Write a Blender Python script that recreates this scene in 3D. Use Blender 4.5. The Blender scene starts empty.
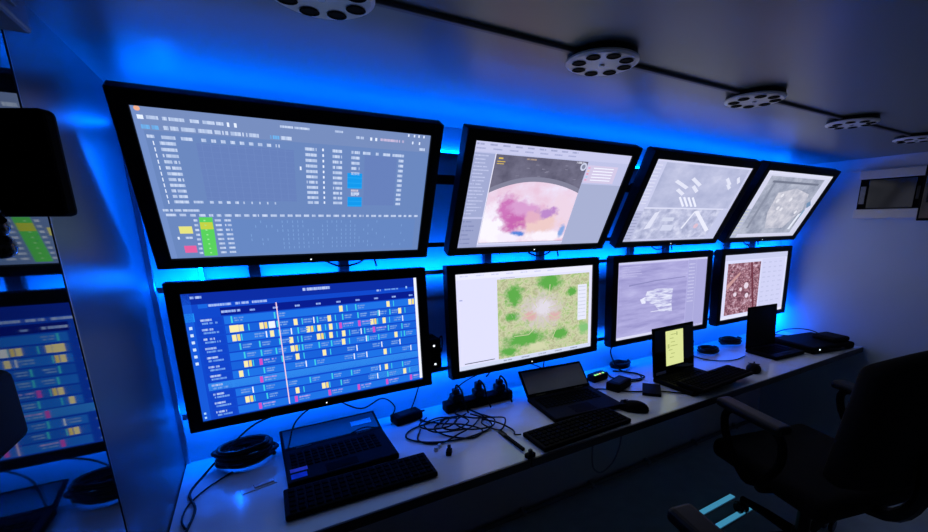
import bpy, bmesh, math, random
from mathutils import Vector, Matrix, Euler
random.seed(7)
scene = bpy.context.scene
H = 1.27                      # camera height above the floor (metres)

# ------------------------------------------------------------------ camera
F_PX, CX, CY = 425.27, 508.50, 324.68
YAW, PITCH, ROLL = math.radians(-30.7176), math.radians(-13.395), math.radians(0.3797)
cam_d = bpy.data.cameras.new('camera')
cam_d.sensor_width = 36.0
cam_d.lens = F_PX / 928 * 36.0
cam_d.shift_x = (464 - CX) / 928
cam_d.shift_y = (CY - 266) / 928
cam_d.clip_start = 0.02
cam = bpy.data.objects.new('camera', cam_d)
scene.collection.objects.link(cam)
_R = (Matrix.Rotation(YAW, 3, 'Z') @ Matrix.Rotation(PITCH, 3, 'X') @ Matrix.Rotation(ROLL, 3, 'Y'))
_right, _fwd, _up = _R.col[0], _R.col[1], _R.col[2]
_m = Matrix((_right, _up, -_fwd)).transposed()
cam.matrix_world = Matrix.Translation((0, 0, H)) @ _m.to_4x4()
scene.camera = cam

# ------------------------------------------------------------------ world + exposure
world = bpy.data.worlds.new('world'); scene.world = world
world.use_nodes = True
world.node_tree.nodes['Background'].inputs[0].default_value = (0.02, 0.03, 0.05, 1)
world.node_tree.nodes['Background'].inputs[1].default_value = 0.0
scene.view_settings.view_transform = 'Standard'
scene.view_settings.look = 'None'
scene.view_settings.exposure = 0.0
scene.view_settings.gamma = 1.0
scene.view_settings.use_curve_mapping = False
LED_STRENGTH = 70.0
SCREEN_GAIN = 1.08

# ------------------------------------------------------------------ helpers
COL = scene.collection

def lin(c):
    c = c / 255.0
    return c / 12.92 if c <= 0.04045 else ((c + 0.055) / 1.055) ** 2.4
def L3(rgb):
    return tuple(lin(v) for v in rgb)

def link(o, parent=None):
    COL.objects.link(o)
    if parent is not None:
        o.parent = parent
    return o

def tag(o, label=None, cat=None, group=None, kind=None):
    if label: o['label'] = label
    if cat: o['category'] = cat
    if group: o['group'] = group
    if kind: o['kind'] = kind
    return o

def thing(name, label, cat, loc=(0, 0, 0), rot=(0, 0, 0), group=None):
    o = bpy.data.objects.new(name, None)
    o.empty_display_size = 0.02
    link(o); o.location = loc; o.rotation_euler = rot
    return tag(o, label, cat, group)

def mesh_obj(name, me, mat, parent=None, loc=None, rot=None, smooth=False):
    o = bpy.data.objects.new(name, me)
    if mat is not None:
        for m in (mat if isinstance(mat, (list, tuple)) else [mat]):
            me.materials.append(m)
    if smooth:
        for p in me.polygons: p.use_smooth = True
    link(o, parent)
    if loc is not None: o.location = loc
    if rot is not None: o.rotation_euler = rot
    return o

def bm_obj(name, bm, mat, parent=None, loc=None, rot=None, smooth=False):
    me = bpy.data.meshes.new(name)
    bmesh.ops.recalc_face_normals(bm, faces=bm.faces)
    bm.to_mesh(me); bm.free()
    return mesh_obj(name, me, mat, parent, loc, rot, smooth)

def add_box(bm, lo, hi, bev=0.0, seg=2, mtx=None):
    r = bmesh.ops.create_cube(bm, size=1.0)
    vs = r['verts']
    c = [(lo[i] + hi[i]) / 2 for i in range(3)]; s = [abs(hi[i] - lo[i]) for i in range(3)]
    for v in vs:
        v.co = Vector((v.co.x * s[0] + c[0], v.co.y * s[1] + c[1], v.co.z * s[2] + c[2]))
    if bev > 0:
        es = list({e for v in vs for e in v.link_edges})
        rr = bmesh.ops.bevel(bm, geom=es, offset=bev, segments=seg, profile=0.5, affect='EDGES', clamp_overlap=True)
        vs = list({v for f in rr['faces'] for v in f.verts} | {v for v in vs if v.is_valid})
    if mtx is not None:
        for v in vs: v.co = mtx @ v.co
    return vs

def box(name, lo, hi, mat, parent=None, bev=0.0, seg=2, loc=None, rot=None, smooth=False, mtx=None):
    bm = bmesh.new(); add_box(bm, lo, hi, bev, seg, mtx)
    return bm_obj(name, bm, mat, parent, loc, rot, smooth)

def catmull(pts, n=6, closed=False):
    P = [Vector(p) for p in pts]
    out = []
    m = len(P)
    rng = m if closed else m - 1
    for i in range(rng):
        p0 = P[(i - 1) % m] if closed or i > 0 else P[0] * 2 - P[1]
        p1 = P[i]; p2 = P[(i + 1) % m]
        p3 = P[(i + 2) % m] if closed or i + 2 < m else P[-1] * 2 - P[-2]
        for k in range(n):
            t = k / n
            out.append(0.5 * ((2 * p1) + (-p0 + p2) * t + (2 * p0 - 5 * p1 + 4 * p2 - p3) * t * t + (-p0 + 3 * p1 - 3 * p2 + p3) * t ** 3))
    if not closed: out.append(P[-1])
    return out

def add_tube(bm, path, r, sides=6, closed=False, cap=True):
    P = [Vector(p) for p in path]
    n = len(P)
    rings = []
    prev = None
    for i, p in enumerate(P):
        a = P[(i - 1) % n] if (closed or i > 0) else P[0]
        b = P[(i + 1) % n] if (closed or i < n - 1) else P[-1]
        d = (b - a)
        if d.length < 1e-9: d = Vector((0, 0, 1))
        d.normalize()
        if prev is None:
            ref = Vector((0, 0, 1)) if abs(d.z) < 0.9 else Vector((1, 0, 0))
            u = d.cross(ref).normalized()
        else:
            u = (prev - d * prev.dot(d))
            if u.length < 1e-6: u = d.orthogonal()
            u.normalize()
        prev = u
        w = d.cross(u)
        rr = r[i] if isinstance(r, (list, tuple)) else r
        rings.append([bm.verts.new(p + u * (rr * math.cos(2 * math.pi * k / sides)) + w * (rr * math.sin(2 * math.pi * k / sides))) for k in range(sides)])
    for i in range(n if closed else n - 1):
        A = rings[i]; B = rings[(i + 1) % n]
        for k in range(sides):
            bm.faces.new((A[k], A[(k + 1) % sides], B[(k + 1) % sides], B[k]))
    if cap and not closed:
        bm.faces.new(rings[0][::-1]); bm.faces.new(rings[-1])

def add_lathe(bm, prof, n=24, center=(0, 0, 0), mtx=None):
    rings = []
    for (r, z) in prof:
        if r < 1e-6:
            rings.append([bm.verts.new((center[0], center[1], center[2] + z))])
        else:
            rings.append([bm.verts.new((center[0] + r * math.cos(2 * math.pi * k / n), center[1] + r * math.sin(2 * math.pi * k / n), center[2] + z)) for k in range(n)])
    for a, b in zip(rings[:-1], rings[1:]):
        if len(a) == 1 and len(b) == 1: continue
        if len(a) == 1:
            for k in range(n): bm.faces.new((a[0], b[(k + 1) % n], b[k]))
        elif len(b) == 1:
            for k in range(n): bm.faces.new((a[k], a[(k + 1) % n], b[0]))
        else:
            for k in range(n): bm.faces.new((a[k], a[(k + 1) % n], b[(k + 1) % n], b[k]))
    if mtx is not None:
        for rg in rings:
            for v in rg: v.co = mtx @ v.co

def copy_tree(o, parent=None):
    c = o.copy(); COL.objects.link(c); c.parent = parent
    for ch in list(o.children):
        copy_tree(ch, c)
    return c

# ------------------------------------------------------------------ materials
MATS = {}
def mat(name, rgb, rough=0.5, metal=0.0, noise=0.0, nscale=8.0, bump=0.0, bscale=60.0, spec=0.5, coat=0.0, stretch=(1, 1, 1), rvar=0.0):
    if name in MATS: return MATS[name]
    m = bpy.data.materials.new(name); m.use_nodes = True
    nt = m.node_tree; b = nt.nodes['Principled BSDF']
    base = (*L3(rgb), 1)
    b.inputs['Roughness'].default_value = rough
    b.inputs['Metallic'].default_value = metal
    b.inputs['Specular IOR Level'].default_value = spec
    b.inputs['Coat Weight'].default_value = coat
    b.inputs['Coat Roughness'].default_value = 0.05
    tc = nt.nodes.new('ShaderNodeTexCoord'); mp = nt.nodes.new('ShaderNodeMapping')
    mp.inputs['Scale'].default_value = stretch
    nt.links.new(tc.outputs['Object'], mp.inputs['Vector'])
    nz = nt.nodes.new('ShaderNodeTexNoise'); nz.inputs['Scale'].default_value = nscale; nz.inputs['Detail'].default_value = 4
    nt.links.new(mp.outputs[0], nz.inputs['Vector'])
    rp = nt.nodes.new('ShaderNodeValToRGB')
    k = noise
    rp.color_ramp.elements[0].position = 0.3; rp.color_ramp.elements[1].position = 0.7
    rp.color_ramp.elements[0].color = (*[v * (1 - k) for v in base[:3]], 1)
    rp.color_ramp.elements[1].color = (*[min(1, v * (1 + k)) for v in base[:3]], 1)
    nt.links.new(nz.outputs['Fac'], rp.inputs['Fac'])
    nt.links.new(rp.outputs['Color'], b.inputs['Base Color'])
    if rvar > 0:
        mr = nt.nodes.new('ShaderNodeMapRange')
        mr.inputs['To Min'].default_value = max(0, rough - rvar); mr.inputs['To Max'].default_value = rough + rvar
        nt.links.new(nz.outputs['Fac'], mr.inputs['Value']); nt.links.new(mr.outputs[0], b.inputs['Roughness'])
    if bump > 0:
        n2 = nt.nodes.new('ShaderNodeTexNoise'); n2.inputs['Scale'].default_value = bscale; n2.inputs['Detail'].default_value = 3
        nt.links.new(mp.outputs[0], n2.inputs['Vector'])
        bp = nt.nodes.new('ShaderNodeBump'); bp.inputs['Strength'].default_value = bump; bp.inputs['Distance'].default_value = 0.002
        nt.links.new(n2.outputs['Fac'], bp.inputs['Height']); nt.links.new(bp.outputs[0], b.inputs['Normal'])
    MATS[name] = m
    return m

def emit(name, col, strength):
    if name in MATS: return MATS[name]
    m = bpy.data.materials.new(name); m.use_nodes = True
    nt = m.node_tree; nt.nodes.clear()
    e = nt.nodes.new('ShaderNodeEmission'); o = nt.nodes.new('ShaderNodeOutputMaterial')
    e.inputs[0].default_value = (*col, 1); e.inputs[1].default_value = strength
    nt.links.new(e.outputs[0], o.inputs[0])
    MATS[name] = m
    return m

M_WALL = mat('painted_wall_panel', (186, 204, 220), 0.45, noise=0.05, nscale=2.5, bump=0.05, bscale=120)
M_WALLB = mat('painted_back_wall', (190, 190, 195), 0.5, noise=0.04, nscale=3)
M_LEFT = mat('satin_side_panel', (70, 73, 80), 0.36, noise=0.08, nscale=3, rvar=0.05, spec=0.4)
M_MIRROR = mat('polished_dark_door', (20, 24, 32), 0.03, noise=0.1, nscale=2, spec=1.0, coat=0.3)
M_CEIL = mat('painted_metal_ceiling', (116, 124, 119), 0.36, noise=0.06, nscale=1.6, bump=0.05, bscale=7, rvar=0.06)
M_FLOOR = mat('vinyl_floor', (196, 214, 220), 0.45, noise=0.08, nscale=14, bump=0.1, bscale=90)
M_FRONT = mat('pale_partition', (175, 178, 184), 0.6, noise=0.08, nscale=3)
M_DESK = mat('white_laminate', (226, 236, 238), 0.2, noise=0.05, nscale=5, rvar=0.06, stretch=(1, 2.5, 1))
M_EDGE = mat('dark_edge_band', (16, 17, 20), 0.4, noise=0.1, nscale=20)
M_BEZEL = mat('black_monitor_plastic', (5, 5, 6), 0.5, noise=0.1, nscale=30, spec=0.15)
M_BLACK = mat('black_plastic', (5, 5, 7), 0.6, noise=0.15, nscale=25, spec=0.05)
M_GLOSSB = mat('glossy_black_plastic', (6, 6, 8), 0.12, noise=0.1, nscale=25)
M_GLASS = mat('dark_screen_glass', (5, 6, 9), 0.06, noise=0.05, nscale=10, coat=0.2)
M_GREYSCR = mat('matte_grey_screen', (135, 140, 152), 0.4, noise=0.08, nscale=10)
M_KEY = mat('black_keycap', (4, 4, 5), 0.7, noise=0.1, nscale=40, spec=0.03)
M_RUB = mat('black_cable_rubber', (5, 5, 6), 0.45, noise=0.1, nscale=60, spec=0.2)
M_GREYCAB = mat('grey_cable_rubber', (120, 125, 135), 0.45, noise=0.08, nscale=60)
M_WHITE = mat('white_plastic', (205, 208, 215), 0.35, noise=0.04, nscale=20)
M_ALU = mat('brushed_aluminium', (175, 180, 188), 0.3, 1.0, noise=0.08, nscale=40, stretch=(1, 20, 1))
M_STEEL = mat('dark_steel', (24, 25, 28), 0.4, 0.6, noise=0.1, nscale=30)
M_FABRIC = mat('black_chair_fabric', (9, 9, 11), 0.85, noise=0.25, nscale=90, bump=0.3, bscale=300, spec=0.2)
M_CONDUIT = mat('grey_painted_conduit', (92, 95, 102), 0.5, noise=0.08, nscale=20)
M_LAMPW = mat('lamp_white_plate', (238, 242, 246), 0.35, noise=0.05, nscale=30)
M_HOLE = mat('lamp_dark_opening', (5, 5, 7), 0.7, noise=0.1, nscale=30, spec=0.05)
M_SMOKE = mat('smoked_door', (22, 24, 28), 0.15, noise=0.3, nscale=9)
M_STICKP = mat('purple_sticker', (150, 90, 215), 0.35, noise=0.25, nscale=60)
M_STICKB = mat('blue_sticker', (40, 60, 225), 0.35, noise=0.25, nscale=60)
M_STICKW = mat('white_sticker', (190, 195, 210), 0.4, noise=0.12, nscale=90)
M_PAPER = mat('clear_plastic_bits', (215, 225, 235), 0.2, noise=0.05, nscale=30)
M_LEDW = emit('white_power_light', (0.8, 0.9, 1.0), 1.6)
M_LEDG = emit('green_status_light', (0.35, 1.0, 0.25), 1.5)
M_LEDY = emit('amber_status_light', (1.0, 0.7, 0.2), 1.3)

# ------------------------------------------------------------------ structure
XL, XR, YB, YF, ZC = -0.235, 2.75, 1.40, -0.85, H + 0.31
ZD = H - 0.655
T = 0.04
def struct(o):
    o['kind'] = 'structure'; return o
struct(box('floor', (XL - T, YF - T, -T), (XR + T, YB + T, 0), M_FLOOR))
struct(box('ceiling', (XL - T, YF - T, ZC), (XR + T, YB + T, ZC + T), M_CEIL))
struct(box('wall_back', (XL - T, YB, 0), (XR + T, YB + T, ZC), M_WALLB))
struct(box('wall_left', (XL - T, YF, 0), (XL, YB, ZC), M_LEFT))
struct(box('wall_right', (XR, YF, 0), (XR + T, YB, ZC), M_WALL))
struct(box('wall_front', (XL - T, YF - T, 0), (XR + T, YF, ZC), M_FRONT))
# polished sliding door on the left wall
d1 = struct(bpy.data.objects.new('door_1', None)); link(d1); d1.location = (XL, 0.84, 0)
box('door_panel', (0, -0.95, 0.012), (0.004, -0.012, 1.52), M_MIRROR, d1)
box('door_edge', (0, -0.011, 0.012), (0.005, -0.008, 1.52), M_STEEL, d1, bev=0.001)
box('edge_trim', (0, -0.001, 0.0), (0.003, 0.001, 1.55), M_ALU, d1, bev=0.001)
# aluminium corner profile between left and back walls
t1 = struct(box('trim_1', (XL, YB - 0.012, ZD), (XL + 0.012, YB, ZC), M_ALU, bev=0.002))
# cable trunking along the top of the right wall
t2 = struct(box('trim_2', (XR - 0.012, YF, ZC - 0.064), (XR, YB, ZC), M_WHITE, bev=0.002))
bb = struct(box('baseboard_back', (XL, YB - 0.012, 0), (XR, YB, 0.012), M_STEEL, bev=0.002))

# ------------------------------------------------------------------ blue LED strips on the back wall
def led_strip(label, a, b, nrm, w=0.008, power=1.0):
    """thin emissive tape on an aluminium backing; a,b end points on the wall; nrm = facing direction"""
    a, b, nrm = Vector(a), Vector(b), Vector(nrm).normalized()
    t = thing('led_strip', label, 'light strip', a, group='blue light strips behind the monitors')
    d = b - a
    s = d.normalized().cross(nrm) * w
    bm = bmesh.new()
    o = nrm * 0.004
    vs = [bm.verts.new(p) for p in (-s + o, d - s + o, d + s + o, s + o)]
    bm.faces.new(vs)
    me = bpy.data.meshes.new('diodes'); bm.to_mesh(me); bm.free()
    mesh_obj('diodes', me, emit('blue_led_strip_%.2f' % power, (0.0, 0.115, 1.0), LED_STRENGTH * power), t)
    bm = bmesh.new()
    q = [-s * 1.3, d - s * 1.3, d + s * 1.3, s * 1.3]
    lo = [bm.verts.new(p) for p in q]; hi = [bm.verts.new(p + nrm * 0.003) for p in q]
    bm.faces.new(lo); bm.faces.new(hi[::-1])
    for k in range(4): bm.faces.new((lo[k], lo[(k + 1) % 4], hi[(k + 1) % 4], hi[k]))
    bm_obj('backing_tape', bm, M_ALU, t)
    return t
led_strip('blue light strip along the top of the back wall under the ceiling', (XL + 0.03, YB - 0.004, ZC - 0.08), (XR - 0.03, YB - 0.004, ZC - 0.08), (0, -0.45, 0.89), 0.009, 0.85)
led_strip('blue light strip behind the gap between the upper and lower monitor rows', (XL + 0.02, 1.350, H - 0.158), (XR - 0.03, 1.350, H - 0.158), (0, 0.9, 0.43), 0.006, 1.6)
led_strip('blue light strip behind the lower monitors just above the desk', (XL + 0.02, 1.350, H - 0.50), (XR - 0.03, 1.350, H - 0.50), (0, 0.75, -0.66), 0.006, 1.05)
led_strip('upright blue light strip in the corner beside the left wall', (-0.12, 1.394, H - 0.55), (-0.12, 1.394, H + 0.19), (-0.75, -0.66, 0), 0.004, 2.6)
led_strip('short upright blue light strip in the far corner beside the right wall', (XR - 0.06, 1.394, H - 0.64), (XR - 0.06, 1.394, H - 0.50), (0.5, -0.86, 0), 0.006, 3.0)

# ------------------------------------------------------------------ display content
class Screen:
    """flat print of a display: coloured rectangles in u (left-right), v (top-bottom)"""
    def __init__(s, w, h, bg):
        s.w, s.h = w, h; s.faces = []; s.layer = 0
        s.mats = []
        s.rect(0, 0, 1, 1, bg)
    def poly(s, uvs, col, slot=0, lift=None):
        s.faces.append((uvs, L3(col), slot, s.layer if lift is None else lift))
    def rect(s, u0, v0, u1, v1, col, slot=0):
        s.poly([(u0, v0), (u0, v1), (u1, v1), (u1, v0)], col, slot)
    def up(s): s.layer += 1
    def text(s, u, v, du, dv, col, bg, dens=0.94, cw=0.0042):
        n = max(1, int(du / cw))
        for i in range(n):
            if random.random() > dens and 0 < i < n - 1: continue
            k = random.uniform(0.5, 0.78)
            c = tuple(col[j] * k + bg[j] * (1 - k) for j in range(3))
            s.rect(u + i * du / n, v, u + (i + 1.0) * du / n, v + dv * 0.9, c)
    def disc(s, u, v, ru, rv, col, n=16, slot=0):
        s.poly([(u + ru * math.cos(-2 * math.pi * k / n), v + rv * math.sin(-2 * math.pi * k / n)) for k in range(n)], col, slot)
    def build(s, parent, gain=1.0):
        bm = bmesh.new()
        cl = bm.loops.layers.float_color.new('Col'); ul = bm.loops.layers.uv.new('UVMap')
        for uvs, col, slot, lay in s.faces:
            uvs = [(min(1, max(0, a)), min(1, max(0, b))) for a, b in uvs]
            vs = [bm.verts.new(((a - 0.5) * s.w, -0.0002 - 0.00015 * lay, (0.5 - b) * s.h)) for a, b in uvs]
            f = bm.faces.new(vs); f.material_index = slot
            f.normal_update()
            if f.normal.y > 0: f.normal_flip()
            for lp in f.loops:
                lp[cl] = (*col, 1)
                lp[ul].uv = (lp.vert.co.x / s.w + 0.5, 0.5 - lp.vert.co.z / s.h)
        me = bpy.data.meshes.new('screen'); bm.to_mesh(me); bm.free()
        return mesh_obj('screen', me, [display_mat(gain)] + s.mats, parent)

def display_mat(gain):
    nm = 'display_print_%.2f' % gain
    if nm in MATS: return MATS[nm]
    m = bpy.data.materials.new(nm); m.use_nodes = True
    nt = m.node_tree; nt.nodes.clear()
    o = nt.nodes.new('ShaderNodeOutputMaterial'); e = nt.nodes.new('ShaderNodeEmission')
    a = nt.nodes.new('ShaderNodeVertexColor'); a.layer_name = 'Col'
    e.inputs[1].default_value = gain * SCREEN_GAIN
    nt.links.new(a.outputs['Color'], e.inputs[0]); nt.links.new(e.outputs[0], o.inputs[0])
    MATS[nm] = m
    return m

def picture_mat(name, stops, scale=(8, 8), kind='noise', detail=6, rough=0.6, distort=0.0, second=None, gain=1.0, seed=0.0, blobs=()):
    """emissive procedural picture over the UVs; stops: (pos, rgb). second: (stops, scale, lo, hi) mixed in by a second noise"""
    m = bpy.data.materials.new(name); m.use_nodes = True
    nt = m.node_tree; nt.nodes.clear(); N = nt.nodes.new; Lk = nt.links.new
    o = N('ShaderNodeOutputMaterial'); e = N('ShaderNodeEmission')
    uv = N('ShaderNodeUVMap'); uv.uv_map = 'UVMap'
    def field(sc, kd, sd):
        mp = N('ShaderNodeMapping'); mp.inputs['Scale'].default_value = (sc[0], sc[1], 1); mp.inputs['Location'].default_value = (sd, sd * 0.7, sd)
        Lk(uv.outputs[0], mp.inputs[0])
        if kd == 'voronoi':
            t = N('ShaderNodeTexVoronoi'); t.inputs['Scale'].default_value = 1; t.feature = 'DISTANCE_TO_EDGE'; Lk(mp.outputs[0], t.inputs['Vector']); return t.outputs['Distance']
        t = N('ShaderNodeTexNoise'); t.inputs['Scale'].default_value = 1; t.inputs['Detail'].default_value = detail; t.inputs['Roughness'].default_value = rough
        t.inputs['Distortion'].default_value = distort
        Lk(mp.outputs[0], t.inputs['Vector']); return t.outputs['Fac']
    def ramp(f, st):
        r = N('ShaderNodeValToRGB'); el = r.color_ramp.elements
        while len(el) < len(st): el.new(0.5)
        for x, (p, c) in zip(el, st): x.position = p; x.color = (*L3(c), 1)
        Lk(f, r.inputs[0]); return r.outputs[0]
    col = ramp(field(scale, kind, seed), stops)
    if second:
        st2, sc2, lo, hi, kd2 = second
        mr = N('ShaderNodeMapRange'); mr.inputs['From Min'].default_value = lo; mr.inputs['From Max'].default_value = hi
        Lk(field(sc2, 'noise', seed + 5.3), mr.inputs['Value'])
        c2 = ramp(field((scale[0] * 1.7, scale[1] * 1.7), kd2, seed + 2.1), st2)
        mx = N('ShaderNodeMix'); mx.data_type = 'RGBA'
        Lk(mr.outputs[0], mx.inputs['Factor']); Lk(col, mx.inputs[6]); Lk(c2, mx.inputs[7]); col = mx.outputs[2]
    for (bu, bv, ru, rv, c, amt, nsc) in blobs:
        amt *= 2.4
        mp = N('ShaderNodeMapping'); mp.inputs['Scale'].default_value = (1 / ru, 1 / rv, 0); mp.inputs['Location'].default_value = (-bu / ru, -bv / rv, 0)
        Lk(uv.outputs[0], mp.inputs[0])
        ln = N('ShaderNodeVectorMath'); ln.operation = 'LENGTH'; Lk(mp.outputs[0], ln.inputs[0])
        nf = field((nsc * 1.6, nsc), 'noise', bu * 17 + bv * 5)
        ma = N('ShaderNodeMath'); ma.operation = 'MULTIPLY_ADD'; Lk(nf, ma.inputs[0]); ma.inputs[1].default_value = amt; Lk(ln.outputs['Value'], ma.inputs[2])
        mr = N('ShaderNodeMapRange'); Lk(ma.outputs[0], mr.inputs['Value'])
        mr.inputs['From Min'].default_value = 1.25 + amt * 0.5; mr.inputs['From Max'].default_value = 0.62 + amt * 0.5
        mx = N('ShaderNodeMix'); mx.data_type = 'RGBA'; Lk(mr.outputs[0], mx.inputs['Factor']); Lk(col, mx.inputs[6]); mx.inputs[7].default_value = (*L3(c), 1); col = mx.outputs[2]
    e.inputs[1].default_value = gain * SCREEN_GAIN
    Lk(col, e.inputs[0]); Lk(e.outputs[0], o.inputs[0])
    return m

SW, SH = 0.60, 0.3375

def content_table():
    bg = (104, 132, 186)
    s = Screen(SW, SH, bg)
    wt = (226, 236, 255)
    s.up()
    s.rect(0, 0, 1, 0.135, (116, 138, 186)); s.rect(0, 0, 0.02, 1, (112, 140, 196))
    s.rect(0.155, 0.19, 0.46, 0.56, (101, 126, 184)); s.rect(0.725, 0.19, 0.86, 0.58, (101, 126, 184))
    s.rect(0.18, 0.70, 0.97, 0.98, (100, 132, 190))
    s.up()
    for i in range(11): s.rect(0.17 + i * 0.026, 0.19, 0.1715 + i * 0.026, 0.56, (108, 134, 190))
    for i in range(10): s.rect(0.155, 0.20 + i * 0.038, 0.46, 0.202 + i * 0.038, (108, 133, 190))
    s.up()
    s.disc(0.017, 0.018, 0.008, 0.014, (235, 170, 140))
    s.rect(0.012, 0.052, 0.028, 0.075, wt)
    for a, b in ((0.035, 0.066), (0.076, 0.135), (0.15, 0.175), (0.185, 0.245)): s.text(a, 0.052, b - a, 0.022, wt, bg)
    s.rect(0.255, 0.05, 0.262, 0.076, wt); s.rect(0.276, 0.05, 0.284, 0.076, wt)
    s.text(0.42, 0.036, 0.10, 0.016, wt, bg); s.text(0.61, 0.034, 0.03, 0.016, wt, bg)
    s.text(0.69, 0.06, 0.03, 0.02, wt, bg)
    for a in (0.745, 0.765): s.rect(a, 0.06, a + 0.008, 0.082, wt)
    s.text(0.785, 0.06, 0.10, 0.02, (230, 200, 225), bg)
    for a in (0.90, 0.925, 0.945, 0.967): s.rect(a, 0.012, a + 0.006, 0.03, wt)
    s.rect(0.92, 0.062, 0.926, 0.082, wt); s.rect(0.95, 0.062, 0.956, 0.082, wt)
    s.text(0.955, 0.105, 0.025, 0.022, wt, bg)
    s.text(0.016, 0.105, 0.045, 0.026, (110, 190, 250), bg)
    for i in range(6): s.text(0.074 + i * 0.047, 0.103, 0.040, 0.026, wt, bg)
    s.text(0.385, 0.104, 0.03, 0.026, (110, 190, 250), bg); s.text(0.42, 0.104, 0.036, 0.026, wt, bg)
    s.text(0.024, 0.160, 0.02, 0.02, wt, bg); s.text(0.062, 0.160, 0.038, 0.022, wt, bg); s.text(0.115, 0.160, 0.032, 0.022, wt, bg)
    for i in range(9): s.text(0.172 + i * 0.0285, 0.160, 0.014, 0.022, wt, bg)
    for i in range(11):
        v = 0.195 + i * 0.0372
        s.rect(0.036, v, 0.039, v + 0.024, wt); s.text(0.054, v, 0.044, 0.022, wt, bg)
    s.text(0.112, 0.567, 0.03, 0.02, wt, bg)
    for i in range(9): s.text(0.162 + i * 0.027, 0.567, 0.012 if i < 4 else 0.005, 0.02, wt, bg)
    for i in range(11):
        v = 0.165 + i * 0.039
        s.text(0.50, v, 0.042, 0.023, wt, bg); s.rect(0.562, v, 0.568, v + 0.018, wt)
        s.text(0.60, v, 0.036, 0.023, wt, bg); s.text(0.868, v, 0.022, 0.023, wt, bg)
        if i < 5 or i in (8,): s.text(0.672, v, 0.034, 0.023, wt, bg)
    s.text(0.672, 0.455, 0.03, 0.018, (235, 215, 220), bg); s.text(0.672, 0.49, 0.03, 0.018, wt, bg)
    for a in (0.718, 0.77, 0.80, 0.84): s.text(a, 0.165, 0.03 if a != 0.77 else 0.012, 0.023, wt, bg)
    s.rect(0.478, 0.30, 0.484, 0.325, wt)
    s.rect(0.657, 0.328, 0.717, 0.447, (20, 150, 232)); s.rect(0.658, 0.514, 0.718, 0.594, (20, 150, 232))
    s.up()
    for v in (0.34, 0.38, 0.415, 0.525, 0.56): s.rect(0.657, v + 0.022, 0.717, v + 0.026, (40, 170, 245))
    s.text(0.014, 0.628, 0.11, 0.018, wt, bg)
    s.text(0.02, 0.66, 0.03, 0.02, wt, bg); s.text(0.06, 0.66, 0.02, 0.02, wt, bg)
    u = 0.092
    while u < 0.965:
        du = random.uniform(0.012, 0.024); s.text(u, 0.662, du, 0.02, wt, bg); u += du + 0.011
    s.poly([(0.117, 0.685), (0.109, 0.985), (0.154, 0.985), (0.160, 0.685)], (88, 205, 92))
    s.up()
    s.rect(0.116, 0.722, 0.157, 0.775, (190, 205, 70))
    s.rect(0.048, 0.752, 0.089, 0.806, (224, 222, 128)); s.rect(0.05, 0.90, 0.089, 0.955, (224, 96, 158))
    s.text(0.062, 0.83, 0.022, 0.018, wt, bg); s.rect(0.037, 0.83, 0.043, 0.85, wt)
    for i in range(8):
        v = 0.70 + i * 0.036
        s.text(0.099 - i * 0.0006, v, 0.012, 0.018, wt, bg); s.text(0.166, v, 0.02, 0.018, wt, bg); s.text(0.197, v, 0.022, 0.018, wt, bg)
        s.rect(0.130, v + 0.004, 0.136, v + 0.014, (150, 230, 150))
    for i in range(34):
        u = 0.28 + i * 0.0195
        for j in range(7):
            if random.random() < (0.75 if 0.38 < u < 0.7 else 0.3):
                s.rect(u, 0.71 + j * 0.036, u + 0.003, 0.73 + j * 0.036, (122, 158, 212))
    return s

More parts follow.
